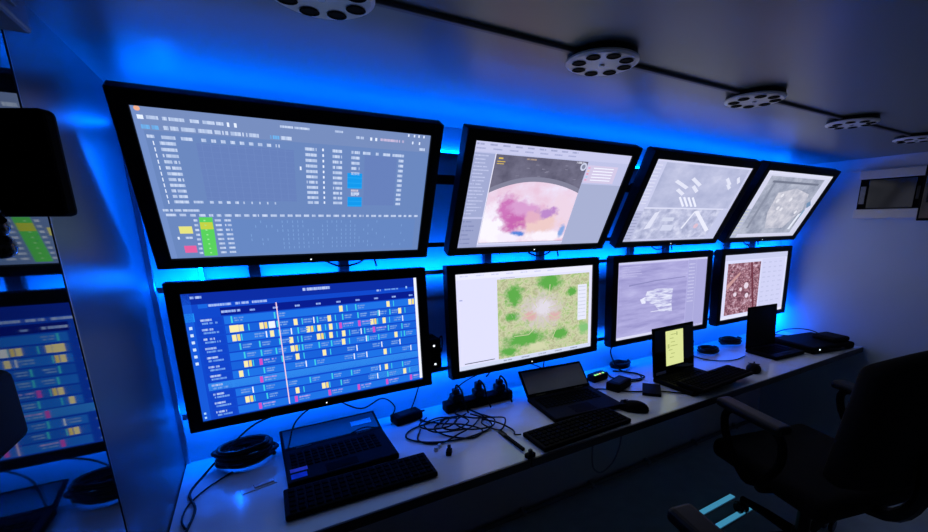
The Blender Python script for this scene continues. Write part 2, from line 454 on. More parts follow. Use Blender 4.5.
def content_schedule():
    bg = (16, 70, 200)
    s = Screen(SW, SH, bg)
    lb = (150, 196, 245)
    s.up()
    s.rect(0, 0, 1, 0.085, (12, 44, 160)); s.rect(0, 0, 0.03, 1, (22, 88, 214))
    s.rect(0.0, 0.15, 0.034, 0.215, (30, 140, 240))
    s.rect(0.127, 0.125, 0.985, 0.185, (8, 28, 140))
    s.rect(0.052, 0.088, 0.085, 0.118, (24, 100, 220))
    rows = 11; v0 = 0.19; dv = 0.0735
    for r in range(rows):
        v = v0 + r * dv
        s.rect(0.135, v + 0.004, 0.983, v + dv - 0.008, (24, 96, 214) if r % 2 else (30, 112, 226))
        s.rect(0.04, v + 0.004, 0.128, v + dv - 0.008, (16, 66, 196))
    s.rect(0.04, v0 + 7 * dv, 0.983, v0 + 8 * dv - 0.012, (46, 132, 232))
    s.rect(0.72, v0 + 9 * dv, 0.983, v0 + 10 * dv - 0.012, (50, 138, 234))
    s.up()
    s.text(0.455, 0.022, 0.118, 0.026, (235, 240, 255), bg, 0.9); s.text(0.03, 0.025, 0.04, 0.02, (220, 232, 255), bg)
    for a, b in ((0.088, 0.17), (0.185, 0.235), (0.248, 0.305)): s.text(a, 0.092, b - a, 0.02, (215, 228, 255), bg, 0.95)
    s.text(0.79, 0.085, 0.022, 0.018, (220, 232, 255), bg); s.text(0.83, 0.085, 0.07, 0.014, lb, bg); s.rect(0.94, 0.075, 0.948, 0.095, lb)
    s.text(0.13, 0.148, 0.07, 0.02, (215, 228, 255), bg)
    for i in range(9): s.text(0.235 + i * 0.09, 0.155, 0.02, 0.016, (200, 218, 250), bg)
    for i in range(6): s.rect(0.01, 0.25 + i * 0.055, 0.021, 0.272 + i * 0.055, (200, 225, 255))
    for v in (0.93, 0.965): s.rect(0.008, v, 0.016, v + 0.016, (170, 215, 255))
    cy = (64, 205, 225); yl = (245, 232, 170); mg = (205, 78, 196); wh = (232, 240, 252); tx = (150, 190, 235)
    for r in range(rows):
        v = v0 + r * dv
        s.text(0.052, v + 0.012, 0.04, 0.018, wh, bg, 0.9); s.text(0.056, v + 0.038, 0.055, 0.016, lb, bg, 0.9)
        u = 0.15 + random.uniform(0, 0.04)
        if r == 0: seq = [(0.16, 'c'), (0.325, 'c'), (0.605, 'y'), (0.68, 'c'), (0.835, 'y'), (0.95, 'y')]
        elif r == 7: seq = [(0.235, 'm')]
        elif r == 10: seq = [(x, 'm') for x in (0.215, 0.365, 0.515, 0.655, 0.80, 0.93)]
        else:
            seq = []
            while u < 0.95:
                seq.append((u, random.choice('ccccyytt' + ('m' if r in (2, 3, 5) else 'y')))); u += random.uniform(0.045, 0.115) * (0.8 if r < 5 else 1.25)
        for u, k in seq:
            a, b = v + 0.008, v + dv - 0.014
            if k == 'c':
                s.rect(u, a, u + 0.006, b, cy); s.text(u + 0.012, a + 0.01, 0.035, 0.014, tx, bg); s.text(u + 0.012, a + 0.03, 0.03, 0.012, tx, bg)
            elif k == 'y':
                s.rect(u, a, u + 0.016, b, yl)
                if random.random() < 0.5: s.rect(u + 0.019, a, u + 0.030, b, (238, 214, 120))
                s.rect(u + 0.034, a, u + 0.038, b, cy)
            elif k == 'm':
                s.rect(u, a, u + 0.012, b, mg); s.text(u + 0.018, a + 0.008, 0.05, 0.014, (225, 190, 240), bg); s.text(u + 0.018, a + 0.03, 0.045, 0.012, tx, bg)
            else:
                s.text(u, a + 0.008, 0.04, 0.014, tx, bg); s.text(u, a + 0.028, 0.035, 0.014, tx, bg); s.rect(u + 0.044, a, u + 0.049, b, wh)
    s.rect(0.15, v0 + dv + 0.006, 0.185, v0 + 2 * dv - 0.012, yl); s.rect(0.30, v0 + dv + 0.006, 0.325, v0 + 2 * dv - 0.012, wh)
    s.up()
    s.rect(0.338, 0.12, 0.3425, 0.99, (240, 205, 225))
    s.rect(0.985, 0.0, 1.0, 0.985, (236, 240, 255))
    return s

def content_planet():
    s = Screen(SW, SH, (186, 190, 226))
    dim = (150, 158, 200)
    s.mats = [picture_mat('starfield_grey', [(0.3, (82, 80, 102)), (0.7, (118, 116, 140))], (9, 6), seed=1),
              picture_mat('planet_heatmap', [(0.30, (232, 222, 244)), (0.5, (230, 204, 226)), (0.7, (226, 184, 208))], (7, 5), seed=3.4, detail=6, blobs=(
                  (0.17, 0.80, 0.12, 0.20, (244, 240, 252), 0.9, 7), (0.62, 0.62, 0.12, 0.2, (232, 208, 226), 0.8, 9),
                  (0.27, 0.60, 0.085, 0.13, (200, 116, 184), 1.0, 9), (0.33, 0.72, 0.085, 0.12, (194, 100, 174), 1.0, 10), (0.37, 0.60, 0.09, 0.08, (212, 156, 206), 1.1, 9),
                  (0.50, 0.76, 0.13, 0.12, (232, 198, 196), 1.0, 8), (0.52, 0.63, 0.07, 0.06, (184, 134, 200), 1.2, 12), (0.44, 0.68, 0.05, 0.07, (222, 172, 194), 1.0, 12),
                  (0.55, 0.90, 0.14, 0.06, (244, 236, 246), 0.9, 9), (0.36, 0.86, 0.05, 0.03, (84, 130, 214), 0.8, 14), (0.665, 0.84, 0.022, 0.06, (130, 164, 222), 0.8, 14),
                  (0.30, 0.90, 0.08, 0.05, (240, 232, 248), 0.9, 10)))]
    s.up()
    s.rect(0, 0, 1, 0.09, (196, 198, 232)); s.rect(0.70, 0.32, 1, 1, (164, 172, 206)); s.rect(0, 0.10, 0.118, 0.68, (158, 166, 206)); s.rect(0, 0.70, 0.118, 1, (150, 158, 198))
    s.rect(0.122, 0.10, 0.698, 0.955, (95, 94, 116), 1)
    s.rect(0.703, 0.13, 0.93, 0.305, (206, 196, 226))
    s.up()
    def arc(off, n=20):
        return [(0.124 + 0.573 * k / n, 0.322 + off + 0.46 * max(0, ((0.124 + 0.573 * k / n) - 0.40)) ** 2 * 2.3 + 1.6 * min(0, ((0.124 + 0.573 * k / n) - 0.40)) ** 2) for k in range(n + 1)]
    s.poly([(0.124, 0.95)] + [(0.697, 0.95)] + arc(-0.045)[::-1], (128, 128, 152))
    s.up()
    s.poly([(0.124, 0.952)] + [(0.697, 0.952)] + arc(0.0)[::-1], (230, 200, 220), 2)
    s.up()
    s.rect(0.14, 0.125, 0.165, 0.138, (220, 190, 90)); s.rect(0.135, 0.155, 0.18, 0.163, (210, 180, 90)); s.rect(0.135, 0.175, 0.175, 0.182, (210, 180, 90))
    s.text(0.30, 0.115, 0.06, 0.014, (200, 170, 140), (100, 100, 120)); s.text(0.62, 0.105, 0.05, 0.02, (230, 230, 245), (100, 100, 120))
    for k in range(10):
        a = random.uniform(0.2, 0.66); s.text(a, random.uniform(0.13, 0.30), 0.02, 0.01, (140, 138, 160), (95, 94, 116))
    for k in range(5):
        v = 0.15 + k * 0.03; s.rect(0.75, v, 0.90, v + 0.01, (238, 240, 255)); s.rect(0.71, v, 0.725, v + 0.012, [(230, 150, 190), (240, 200, 160), (225, 140, 170), (150, 200, 230), (230, 150, 190)][k])
    s.disc(0.675, 0.15, 0.022, 0.04, (200, 205, 230)); s.up(); s.disc(0.675, 0.15, 0.012, 0.022, (130, 135, 160))
    for k in range(18):
        s.text(random.uniform(0.005, 0.02), 0.115 + k * 0.031, random.uniform(0.04, 0.09), 0.012, (205, 210, 240), dim)
    for k in range(6): s.text(0.01, 0.72 + k * 0.045, random.uniform(0.04, 0.09), 0.014, (120, 128, 175), dim)
    for k in range(9): s.text(0.01 + k * 0.07, 0.02, 0.04, 0.016, (140, 146, 190), (196, 198, 232))
    for k in range(7): s.text(0.01 + k * 0.09, 0.055, 0.05, 0.014, (150, 156, 200), (196, 198, 232))
    s.rect(0.12, 0.955, 0.70, 0.975, (206, 208, 238))
    s.rect(0.118, 0.095, 0.123, 0.97, (228, 226, 246))
    return s

def content_radar():
    s = Screen(SW, SH, (196, 199, 230))
    s.mats = [picture_mat('pale_scan', [(0.35, (166, 172, 206)), (0.6, (186, 190, 220)), (0.8, (206, 208, 232))], (5, 5), seed=2.2),
              picture_mat('pale_relief', [(0.3, (150, 156, 190)), (0.5, (182, 186, 216)), (0.75, (220, 222, 242))], (14, 10), seed=6.1)]
    s.up()
    s.rect(0.10, 0.03, 0.97, 0.55, (176, 180, 212), 1); s.rect(0.08, 0.57, 0.90, 0.97, (176, 180, 212), 2); s.rect(0, 0, 1, 0.025, (206, 208, 236))
    s.rect(0, 0.60, 0.085, 1, (180, 184, 216)); s.rect(0.88, 0.57, 1, 1, (190, 194, 226))
    s.up()
    for (u, v, du, dv) in ((0.25, 0.24, 0.16, 0.05), (0.40, 0.20, 0.13, 0.05), (0.30, 0.34, 0.1, 0.03), (0.44, 0.29, 0.09, 0.04), (0.76, 0.17, 0.09, 0.05), (0.88, 0.15, 0.06, 0.04), (0.80, 0.24, 0.07, 0.03)):
        s.poly([(u, v), (u + 0.02, v - 0.03), (u + du, v + dv), (u + du - 0.02, v + dv + 0.03)][::-1], (222, 224, 242))
    for k in range(4):
        u = 0.36 + k * 0.045
        s.poly([(u, 0.42), (u + 0.018, 0.41), (u + 0.10, 0.53), (u + 0.082, 0.54)][::-1], (232, 234, 250))
    s.poly([(0.60, 0.60), (0.64, 0.585), (0.88, 0.86), (0.85, 0.89)][::-1], (230, 231, 246)); s.poly([(0.60, 0.60), (0.62, 0.58), (0.56, 0.84), (0.54, 0.83)][::-1], (226, 228, 244))
    s.poly([(0.20, 0.62), (0.24, 0.60), (0.22, 0.82), (0.16, 0.84)][::-1], (218, 220, 240))
    s.disc(0.70, 0.80, 0.025, 0.035, (216, 186, 204)); s.rect(0.30, 0.68, 0.42, 0.73, (206, 210, 232)); s.rect(0.33, 0.78, 0.45, 0.86, (204, 208, 232))
    for k in range(9): s.text(0.015, 0.63 + k * 0.04, 0.055, 0.016, (140, 146, 188), (180, 184, 216))
    for k in range(12): s.text(0.015, 0.06 + k * 0.04, 0.06, 0.014, (222, 224, 242), (196, 199, 230))
    s.rect(0.08, 0.555, 0.92, 0.57, (216, 218, 240))
    return s

def content_grey_map():
    s = Screen(SW, SH, (206, 208, 232))
    s.mats = [picture_mat('grey_terrain', [(0.3, (132, 138, 160)), (0.5, (158, 164, 184)), (0.75, (192, 196, 212))], (9, 7), seed=8.5),
              picture_mat('pale_terrain', [(0.3, (160, 164, 184)), (0.55, (196, 196, 210)), (0.8, (222, 220, 228))], (13, 10), seed=4.4)]
    s.up()
    s.rect(0.09, 0.07, 0.90, 0.94, (150, 156, 176), 1); s.rect(0, 0, 1, 0.05, (214, 216, 238)); s.rect(0, 0.55, 0.10, 1, (176, 182, 206))
    s.up()
    s.poly([(0.32, 0.30), (0.55, 0.22), (0.80, 0.30), (0.86, 0.55), (0.72, 0.85), (0.45, 0.86), (0.34, 0.60)][::-1], (196, 196, 210), 2)
    s.up()
    s.rect(0.15, 0.13, 0.85, 0.16, (112, 118, 138)); s.rect(0.17, 0.16, 0.20, 0.85, (134, 140, 160))
    for k in range(8): s.text(0.015, 0.58 + k * 0.05, 0.06, 0.018, (206, 208, 190), (176, 182, 206))
    for k in range(6): s.disc(random.uniform(0.35, 0.8), random.uniform(0.3, 0.82), 0.02, 0.03, (222, 222, 232))
    s.poly([(0.86, 0.44), (0.90, 0.40), (0.95, 0.47), (0.91, 0.52)][::-1], (110, 140, 176)); s.poly([(0.88, 0.55), (0.905, 0.55), (0.90, 0.66), (0.88, 0.66)][::-1], (120, 160, 190))
    s.poly([(0.84, 0.62), (0.88, 0.60), (0.86, 0.88), (0.82, 0.88)][::-1], (222, 226, 240))
    return s

def content_map():
    s = Screen(SW, SH, (222, 222, 250))
    G = (92, 168, 74)
    s.mats = [picture_mat('green_map', [(0.32, (140, 180, 106)), (0.43, (168, 192, 130)), (0.50, (204, 208, 172)), (0.57, (176, 176, 140)), (0.66, (156, 186, 122))], (20, 14), seed=3.1, detail=9, distort=0.45, rough=0.75, blobs=(
        (0.65, 0.15, 0.10, 0.10, G, 0.9, 14), (0.38, 0.27, 0.06, 0.11, G, 1.0, 14), (0.46, 0.77, 0.15, 0.085, G, 0.9, 14), (0.73, 0.77, 0.065, 0.07, G, 0.9, 16), (0.83, 0.29, 0.04, 0.05, G, 1.1, 18),
        (0.37, 0.50, 0.05, 0.045, G, 1.1, 18), (0.94, 0.75, 0.05, 0.07, (130, 190, 120), 1.0, 14), (0.34, 0.88, 0.06, 0.05, G, 1.2, 16), (0.55, 0.88, 0.08, 0.05, (206, 210, 170), 1.0, 16),
        (0.59, 0.47, 0.15, 0.18, (206, 196, 196), 1.5, 22), (0.60, 0.44, 0.07, 0.09, (220, 214, 226), 1.2, 30), (0.50, 0.52, 0.05, 0.05, (214, 170, 170), 1.3, 30), (0.69, 0.55, 0.05, 0.05, (214, 172, 172), 1.3, 30)))]
    s.up()
    s.rect(0.267, 0.085, 0.975, 0.95, (170, 190, 130), 1)
    s.rect(0, 0, 1, 0.06, (230, 230, 252)); s.rect(0, 0.06, 0.262, 0.93, (220, 220, 250)); s.rect(0, 0.955, 1, 1, (206, 214, 240))
    s.up()
    for a in range(7):
        an = a * 0.9 + 0.4
        p = [(0.59 + r * math.cos(an + 0.3 * math.sin(r * 20 + a)), 0.47 + 1.5 * r * math.sin(an + 0.3 * math.sin(r * 20 + a))) for r in (0.05, 0.12, 0.2, 0.27)]
        for (x0, y0), (x1, y1) in zip(p[:-1], p[1:]):
            d = math.hypot(x1 - x0, y1 - y0); nx, ny = -(y1 - y0) / d * 0.003, (x1 - x0) / d * 0.004
            if 0.27 < min(x0, x1) and max(x0, x1) < 0.97 and 0.09 < min(y0, y1) and max(y0, y1) < 0.94:
                s.poly([(x0 - nx, y0 - ny), (x1 - nx, y1 - ny), (x1 + nx, y1 + ny), (x0 + nx, y0 + ny)], (202, 204, 166))
    s.rect(0.878, 0.22, 0.955, 0.645, (226, 228, 246))
    s.up()
    for k in range(9): s.text(0.885, 0.24 + k * 0.044, 0.06, 0.012, (190, 196, 216), (226, 228, 246))
    s.rect(0.04, 0.93, 0.24, 0.938, (60, 70, 90)); s.text(0.02, 0.26, 0.02, 0.012, (120, 130, 190), (222, 222, 250))
    for k in range(5): s.text(0.3 + k * 0.13, 0.968, 0.06, 0.014, (120, 130, 150), (206, 214, 240))
    for k in range(7): s.text(0.03 + k * 0.1, 0.02, 0.05, 0.014, (190, 192, 226), (230, 230, 252))
    for k in range(9): s.text(0.29, 0.07 + 0, 0.1, 0.008, (150, 150, 170), (222, 222, 250))
    return s

def content_sea():
    s = Screen(SW, SH, (176, 172, 222))
    s.mats = [picture_mat('lavender_sea', [(0.35, (150, 146, 200)), (0.55, (170, 166, 216)), (0.75, (190, 188, 230))], (3, 12), seed=1.7),
              picture_mat('vessel_rows', [(0.40, (160, 156, 208)), (0.52, (206, 208, 236)), (0.7, (234, 236, 250))], (10, 34), seed=9.1)]
    s.up()
    s.rect(0.02, 0.04, 0.76, 0.96, (168, 164, 214), 1); s.rect(0.77, 0.02, 1, 1, (166, 164, 214)); s.rect(0, 0, 1, 0.03, (202, 202, 236))
    s.rect(0, 0.965, 1, 1, (214, 214, 240))
    s.up()
    s.poly([(0.28, 0.52), (0.31, 0.40), (0.42, 0.38), (0.60, 0.40), (0.59, 0.60), (0.605, 0.72), (0.46, 0.70), (0.40, 0.60)][::-1], (206, 208, 236), 2)
    s.poly([(0.12, 0.295), (0.40, 0.262), (0.74, 0.25), (0.74, 0.262), (0.40, 0.276), (0.12, 0.312)], (138, 136, 188))
    for k in range(12): s.text(0.775, 0.08 + k * 0.048, 0.075, 0.018, (206, 206, 236), (166, 164, 214))
    s.rect(0.865, 0.03, 0.868, 0.96, (190, 190, 228))
    for k in range(5): s.text(0.05, 0.06 + k * 0.03, random.uniform(0.05, 0.2), 0.01, (196, 194, 230), (168, 164, 214))
    s.poly([(0.24, 0.50), (0.30, 0.47), (0.30, 0.56), (0.26, 0.56)], (228, 230, 248)); s.rect(0.36, 0.68, 0.60, 0.69, (222, 224, 244))
    return s

def content_aerial():
    s = Screen(SW, SH, (214, 216, 246))
    s.mats = [picture_mat('red_aerial', [(0.36, (62, 32, 52)), (0.45, (122, 74, 92)), (0.53, (164, 116, 132)), (0.62, (220, 196, 214))], (20, 16), seed=6.6, detail=8, rough=0.75, distort=0.3,
                          second=([(0.02, (46, 24, 46)), (0.08, (150, 96, 112)), (0.3, (190, 146, 160))], (5, 5), 0.46, 0.56, 'voronoi'))]
    s.up()
    s.rect(0.065, 0.135, 0.56, 0.935, (140, 76, 88), 1); s.rect(0.58, 0.10, 0.97, 0.95, (204, 206, 240)); s.rect(0, 0, 1, 0.09, (196, 200, 232))
    s.up()
    for (u, v, w) in ((0.36, 0.50, 0.05), (0.20, 0.62, 0.035), (0.38, 0.66, 0.04), (0.28, 0.55, 0.03)): s.disc(u, v, w * 0.7, w, (226, 210, 226))
    s.poly([(0.07, 0.46), (0.24, 0.28), (0.26, 0.30), (0.08, 0.53)], (196, 150, 150)); s.poly([(0.40, 0.14), (0.43, 0.14), (0.52, 0.92), (0.49, 0.92)][::-1], (110, 54, 70))
    for k in range(9):
        for j in range(4): s.text(0.60 + j * 0.09, 0.15 + k * 0.08, random.uniform(0.03, 0.06), 0.022, (182, 186, 222), (204, 206, 240))
    s.rect(0.0, 0.955, 1, 1, (222, 224, 248))
    return s

# ------------------------------------------------------------------ monitors
OUT_L, OUT_R, OUT_T, OUT_B = 0.030, 0.030, 0.030, 0.024
def monitor(label, content, gain, xc, yc, zc, tilt, yaw=0.0, group='large wall monitors'):
    t = thing('monitor', label, 'monitor', (xc, yc, zc), (tilt, 0, yaw), group)
    content.build(t, gain)
    w, h = SW / 2, SH / 2
    # bezel: four bevelled bars around the panel
    bm = bmesh.new()
    add_box(bm, (-w - OUT_L, -0.009, -h - OUT_B), (-w + 0.0005, 0.03, h + OUT_T), 0.003)
    add_box(bm, (w - 0.0005, -0.009, -h - OUT_B), (w + OUT_R, 0.03, h + OUT_T), 0.003)
    add_box(bm, (-w - OUT_L + 0.002, -0.0088, h - 0.0005), (w + OUT_R - 0.002, 0.03, h + OUT_T), 0.003)
    add_box(bm, (-w - OUT_L + 0.002, -0.0088, -h - OUT_B), (w + OUT_R - 0.002, 0.03, -h + 0.0005), 0.003)
    bm_obj('bezel', bm, M_BEZEL, t)
    bm = bmesh.new()
    add_box(bm, (-w - OUT_L + 0.004, 0.002, -h - OUT_B + 0.004), (w + OUT_R - 0.004, 0.042, h + OUT_T - 0.004), 0.006)
    add_box(bm, (-w * 0.72, 0.03, -h * 0.72), (w * 0.72, 0.062, h * 0.7), 0.01)
    bm_obj('back_housing', bm, M_BEZEL, t)
    box('power_light', (-0.0016, -0.0105, -h - OUT_B * 0.57), (0.0016, -0.0086, -h - OUT_B * 0.45), M_LEDW, t)
    for i in range(4):
        box('control_button', (w - 0.05 + i * 0.012, 0.004, -h - OUT_B - 0.002), (w - 0.042 + i * 0.012, 0.012, -h - OUT_B + 0.001), M_BLACK, t)
    if tilt > 0.1:   # arm from the housing back to the wall rack
        inv = Matrix.Rotation(-tilt, 4, 'X')
        p1 = inv @ Vector((0, 1.352 - yc, 0.03)); bm = bmesh.new(); add_tube(bm, [(0, 0.055, 0.01), p1], 0.016, 10); bm_obj('mount_arm', bm, M_STEEL, t)
    return t

UX = [-0.165, 0.5637, 1.2892, 2.0075]
LX = [-0.1651, 0.5667, 1.3051, 2.041]
UT = math.radians(27.28)
uyc, uzc = (1.1187 + 1.2732) / 2, H + (0.2239 - 0.0757) / 2
lyc, lzc = 1.298, H + (-0.1619 - 0.5029) / 2
for x, lab, c in zip(UX, ('upper monitor nearest the left wall showing a pale blue table with a green column',
                          'upper monitor showing a pink and orange planet disc on grey',
                          'upper monitor showing a pale grey radar scan with white streaks',
                          'upper monitor nearest the right wall showing a pale grey terrain map'),
                     (content_table(), content_planet(), content_radar(), content_grey_map())):
    monitor(lab, c, 1.0, x + SW / 2, uyc, uzc, UT)
for x, lab, c in zip(LX, ('lower monitor nearest the left wall showing a deep blue schedule with coloured blocks',
                          'lower monitor showing a green map beside a white panel',
                          'lower monitor showing a lavender sea image with a white cluster',
                          'lower monitor nearest the right wall showing a reddish brown aerial image'),
                     (content_schedule(), content_map(), content_sea(), content_aerial())):
    monitor(lab, c, 1.0, x + SW / 2, lyc, lzc, math.radians(-1.3))

# wall mounts: one upright rack per column
for i, (ux, lx) in enumerate(zip(UX, LX)):
    names = ('beside the left wall', 'second from the left wall', 'third from the left wall', 'beside the right wall')
    cx = ux + SW / 2
    t = thing('monitor_mount', 'black steel upright mount behind the monitor column ' + names[i], 'monitor mount', (cx, YB, H), group='monitor mounts')
    for dx in (-0.135, 0.10):
        box('upright', (dx - 0.014, -0.034, -0.44), (dx + 0.014, -0.012, 0.165), M_STEEL, t, bev=0.002)
    box('crossbar', (-0.38 if i else -0.2, -0.046, 0.125), (0.30, -0.034, 0.155), M_STEEL, t, bev=0.002)
    box('crossbar', (-0.38 if i else -0.2, -0.046, -0.075), (0.30, -0.034, -0.06), M_STEEL, t, bev=0.002)

# ------------------------------------------------------------------ desk worktop in panels
deskg = 'white worktop panels'
DX = [XL + 0.002, 0.611, 1.373, 2.10, XR - 0.002]
dl = ('white worktop panel beside the left wall, carrying the cable coil and a keyboard', 'white worktop panel carrying the grey-screened laptop and power strip',
      'white worktop panel carrying the laptop with a yellow document', 'white worktop panel in the far corner by the right wall')
for i in range(4):
    t = thing('worktop', dl[i], 'desk', (DX[i], 0.905, ZD), group=deskg)
    w = DX[i + 1] - DX[i] - 0.003
    box('top', (0, 0.006, -0.024), (w, YB - 0.905 - 0.002, 0), M_DESK, t, bev=0.0015)
    box('edge_band', (0, 0, -0.027), (w, 0.006, -0.0005), M_EDGE, t, bev=0.001)
    for k in (0.12, w - 0.12):
        bm = bmesh.new()
        add_box(bm, (k - 0.012, 0.26, -0.03), (k + 0.012, YB - 0.905 - 0.002, -0.024))
        add_box(bm, (k - 0.012, YB - 0.905 - 0.008, -0.26), (k + 0.012, YB - 0.905 - 0.002, -0.03))
        bm_obj('bracket', bm, M_STEEL, t)

# ------------------------------------------------------------------ ceiling lamps + conduit
def puck():
    t = thing('ceiling_lamp', '', 'ceiling lamp', group='round ceiling lamps along the conduit')
    bm = bmesh.new(); add_lathe(bm, [(0, 0), (0.062, 0), (0.066, -0.002), (0.066, -0.008), (0.060, -0.010), (0, -0.010)], 36); bm_obj('housing', bm, M_STEEL, t, smooth=False)
    bm = bmesh.new(); add_lathe(bm, [(0, -0.010), (0.060, -0.010), (0.069, -0.011), (0.069, -0.014), (0.063, -0.017), (0, -0.0175)], 36); bm_obj('face_plate', bm, M_LAMPW, t)
    for k in range(8):
        a = 2 * math.pi * k / 8 + 0.2
        bm = bmesh.new(); add_lathe(bm, [(0, 0), (0.0115, 0), (0.0135, -0.0015), (0.0115, -0.0022), (0.0095, -0.001), (0, -0.001)], 14, (0.047 * math.cos(a), 0.047 * math.sin(a), -0.0168)); bm_obj('opening', bm, M_HOLE, t)
    bm = bmesh.new(); add_lathe(bm, [(0, -0.017), (0.006, -0.017), (0.005, -0.020), (0, -0.021)], 10); bm_obj('centre_screw', bm, M_ALU, t)
    return t
PX = [0.121, 0.618, 1.128, 1.660, 2.19]
pl = ('white perforated round ceiling lamp cut by the top edge of the picture', 'white perforated round ceiling lamp above the planet monitor',
      'white perforated round ceiling lamp, third along the conduit', 'white perforated round ceiling lamp, fourth along the conduit', 'white perforated round ceiling lamp nearest the right wall')
p0 = puck()
for i, x in enumerate(PX):
    o = p0 if i == 0 else copy_tree(p0)
    o.location = (x, 0.685, ZC); o['label'] = pl[i]; o.rotation_euler = (0, 0, 0.3 * i)
seg = [XL + 0.002] + PX + [XR - 0.014]
cd = thing('ceiling_conduit', 'grey square conduit running along the ceiling between the round lamps', 'conduit', (0, 0.690, ZC))
for a, b in zip(seg[:-1], seg[1:]):
    a2 = a + (0.064 if a in PX else 0); b2 = b - (0.064 if b in PX else 0)
    box('channel', (a2, -0.006, -0.007), (b2, 0.005, 0), M_CONDUIT, cd, bev=0.002)

# ------------------------------------------------------------------ right wall unit
t = thing('wall_unit', 'white wall unit with a smoked dark front high on the right wall', 'wall unit', (XR, 0.915, H + 0.13))
box('body', (-0.03, -0.125, -0.095), (0, 0.125, 0.095), M_BLACK, t, bev=0.003)
box('top_cover', (-0.04, -0.13, 0.075), (0, 0.13, 0.118), M_WHITE, t, bev=0.004)
box('bottom_cover', (-0.044, -0.13, -0.118), (0, 0.13, -0.072), M_WHITE, t, bev=0.004)
box('smoked_door', (-0.036, -0.10, -0.068), (-0.03, 0.085, 0.07), M_SMOKE, t, bev=0.002)
box('label_plate', (-0.034, 0.095, -0.045), (-0.03, 0.118, 0.04), mat('grey_label', (120, 125, 135), 0.4, noise=0.2, nscale=60), t, bev=0.001)
box('latch', (-0.04, -0.12, -0.03), (-0.03, -0.105, 0.03), M_STEEL, t, bev=0.002)
t = thing('wall_cabinet', 'black cabinet on the right wall beside the white wall unit', 'cabinet', (XR, 0.66, H + 0.12))
box('body', (-0.10, -0.16, -0.12), (-0.0005, 0.115, 0.125), M_BLACK, t, bev=0.004)
box('door', (-0.106, -0.15, -0.11), (-0.10, 0.105, 0.115), M_GLOSSB, t, bev=0.002)
box('handle', (-0.116, 0.08, -0.04), (-0.106, 0.09, 0.04), M_STEEL, t, bev=0.003)

# ------------------------------------------------------------------ left side: overhead locker and hanging device
t = thing('overhead_locker', 'grey overhead locker under the ceiling at the left wall', 'cabinet', (XL, 0.0, ZC))
box('body', (0.001, -0.6, -0.134), (0.083, 0.62, -0.001), mat('grey_locker_paint', (92, 94, 100), 0.4, noise=0.06, nscale=6), t, bev=0.003)
box('door', (0.083, -0.55, -0.125), (0.087, 0.58, -0.012), mat('grey_locker_paint', (92, 94, 100)), t, bev=0.001)
box('door_pull', (0.087, 0.1, -0.12), (0.095, 0.2, -0.11), M_STEEL, t, bev=0.002)

t = thing('hanging_display', 'black slab device hanging from a bracket in front of the left wall', 'device', (-0.199, 0.655, H + 0.062), (0, 0, math.radians(-29)))
box('body', (-0.052, -0.010, -0.052), (0.048, 0.010, 0.052), M_BLACK, t, bev=0.006, seg=3)
box('dark_face', (-0.045, -0.0112, -0.045), (0.042, -0.0098, 0.045), M_BEZEL, t)
bm = bmesh.new(); add_tube(bm, catmull([(-0.02, 0.0, 0.05), (-0.02, 0.0, 0.068), (-0.022, 0.002, 0.085)], 3), 0.005, 8); add_box(bm, (-0.03, -0.008, 0.05), (-0.012, 0.008, 0.060), 0.002); bm_obj('bracket', bm, M_STEEL, t)
for k in range(3):
    bm = bmesh.new(); add_lathe(bm, [(0.0, -0.0125)] + [(0.0135 * math.sin(a), -0.0135 * math.cos(a)) for a in [0.4 + 0.33 * j for j in range(8)]] + [(0, 0.0135)], 16)
    bm_obj('ball_joint', bm, M_GLOSSB, t, loc=(-0.014 + 0.002 * k, -0.024, -0.040 - 0.0205 * k), smooth=True)
bm = bmesh.new(); add_tube(bm, [(-0.014, -0.012, -0.035), (-0.010, -0.024, -0.080)], 0.006, 8); bm_obj('joint_rod', bm, M_STEEL, t)

t = thing('wall_housing', 'dark rounded plastic housing on the polished left door', 'housing', (XL + 0.004, 0.545, H - 0.165))
bm = bmesh.new(); add_box(bm, (0, -0.08, -0.036), (0.022, 0.03, 0.036), 0.010, 5); bm_obj('shell', bm, M_BLACK, t, smooth=True)
box('base_plate', (0, -0.085, -0.04), (0.004, 0.033, 0.04), M_BLACK, t, bev=0.002)

# ------------------------------------------------------------------ desk objects
def on_desk(x, y, dz=0.0): return (x, y, ZD + dz)

# slim keyboards
kb = bpy.data.meshes.new('key'); b_ = bmesh.new(); add_box(b_, (-0.0075, -0.0075, 0), (0.0075, 0.0075, 0.004), 0.0015, 1); b_.to_mesh(kb); b_.free(); kb.materials.append(M_KEY)
def keyboard(label, x, y, rz, dz=0.0):
    t = thing('keyboard', label, 'keyboard', on_desk(x, y, dz), (0, 0, math.radians(rz)), 'slim black keyboards')
    box('case', (0, 0, 0.001), (0.362, 0.118, 0.016), M_BLACK, t, bev=0.004)
    for fx in (0.03, 0.33):
        for fy in (0.015, 0.10): box('rubber_foot', (fx - 0.008, fy - 0.005, 0), (fx + 0.008, fy + 0.005, 0.001), M_RUB, t)
    for r in range(5):
        for c in range(18):
            o = bpy.data.objects.new('key', kb); link(o, t); o.location = (0.018 + c * 0.0192, 0.018 + r * 0.0202, 0.0155)
    return t
keyboard('black slim keyboard at the desk edge nearest the left wall', -0.010, 0.972, -1.5)
keyboard('black slim keyboard in front of the laptop with the grey screen', 0.662, 0.912, 1.0)
keyboard('black slim keyboard resting on the yellow-document laptop', 1.40, 0.915, 3.0, 0.0225)

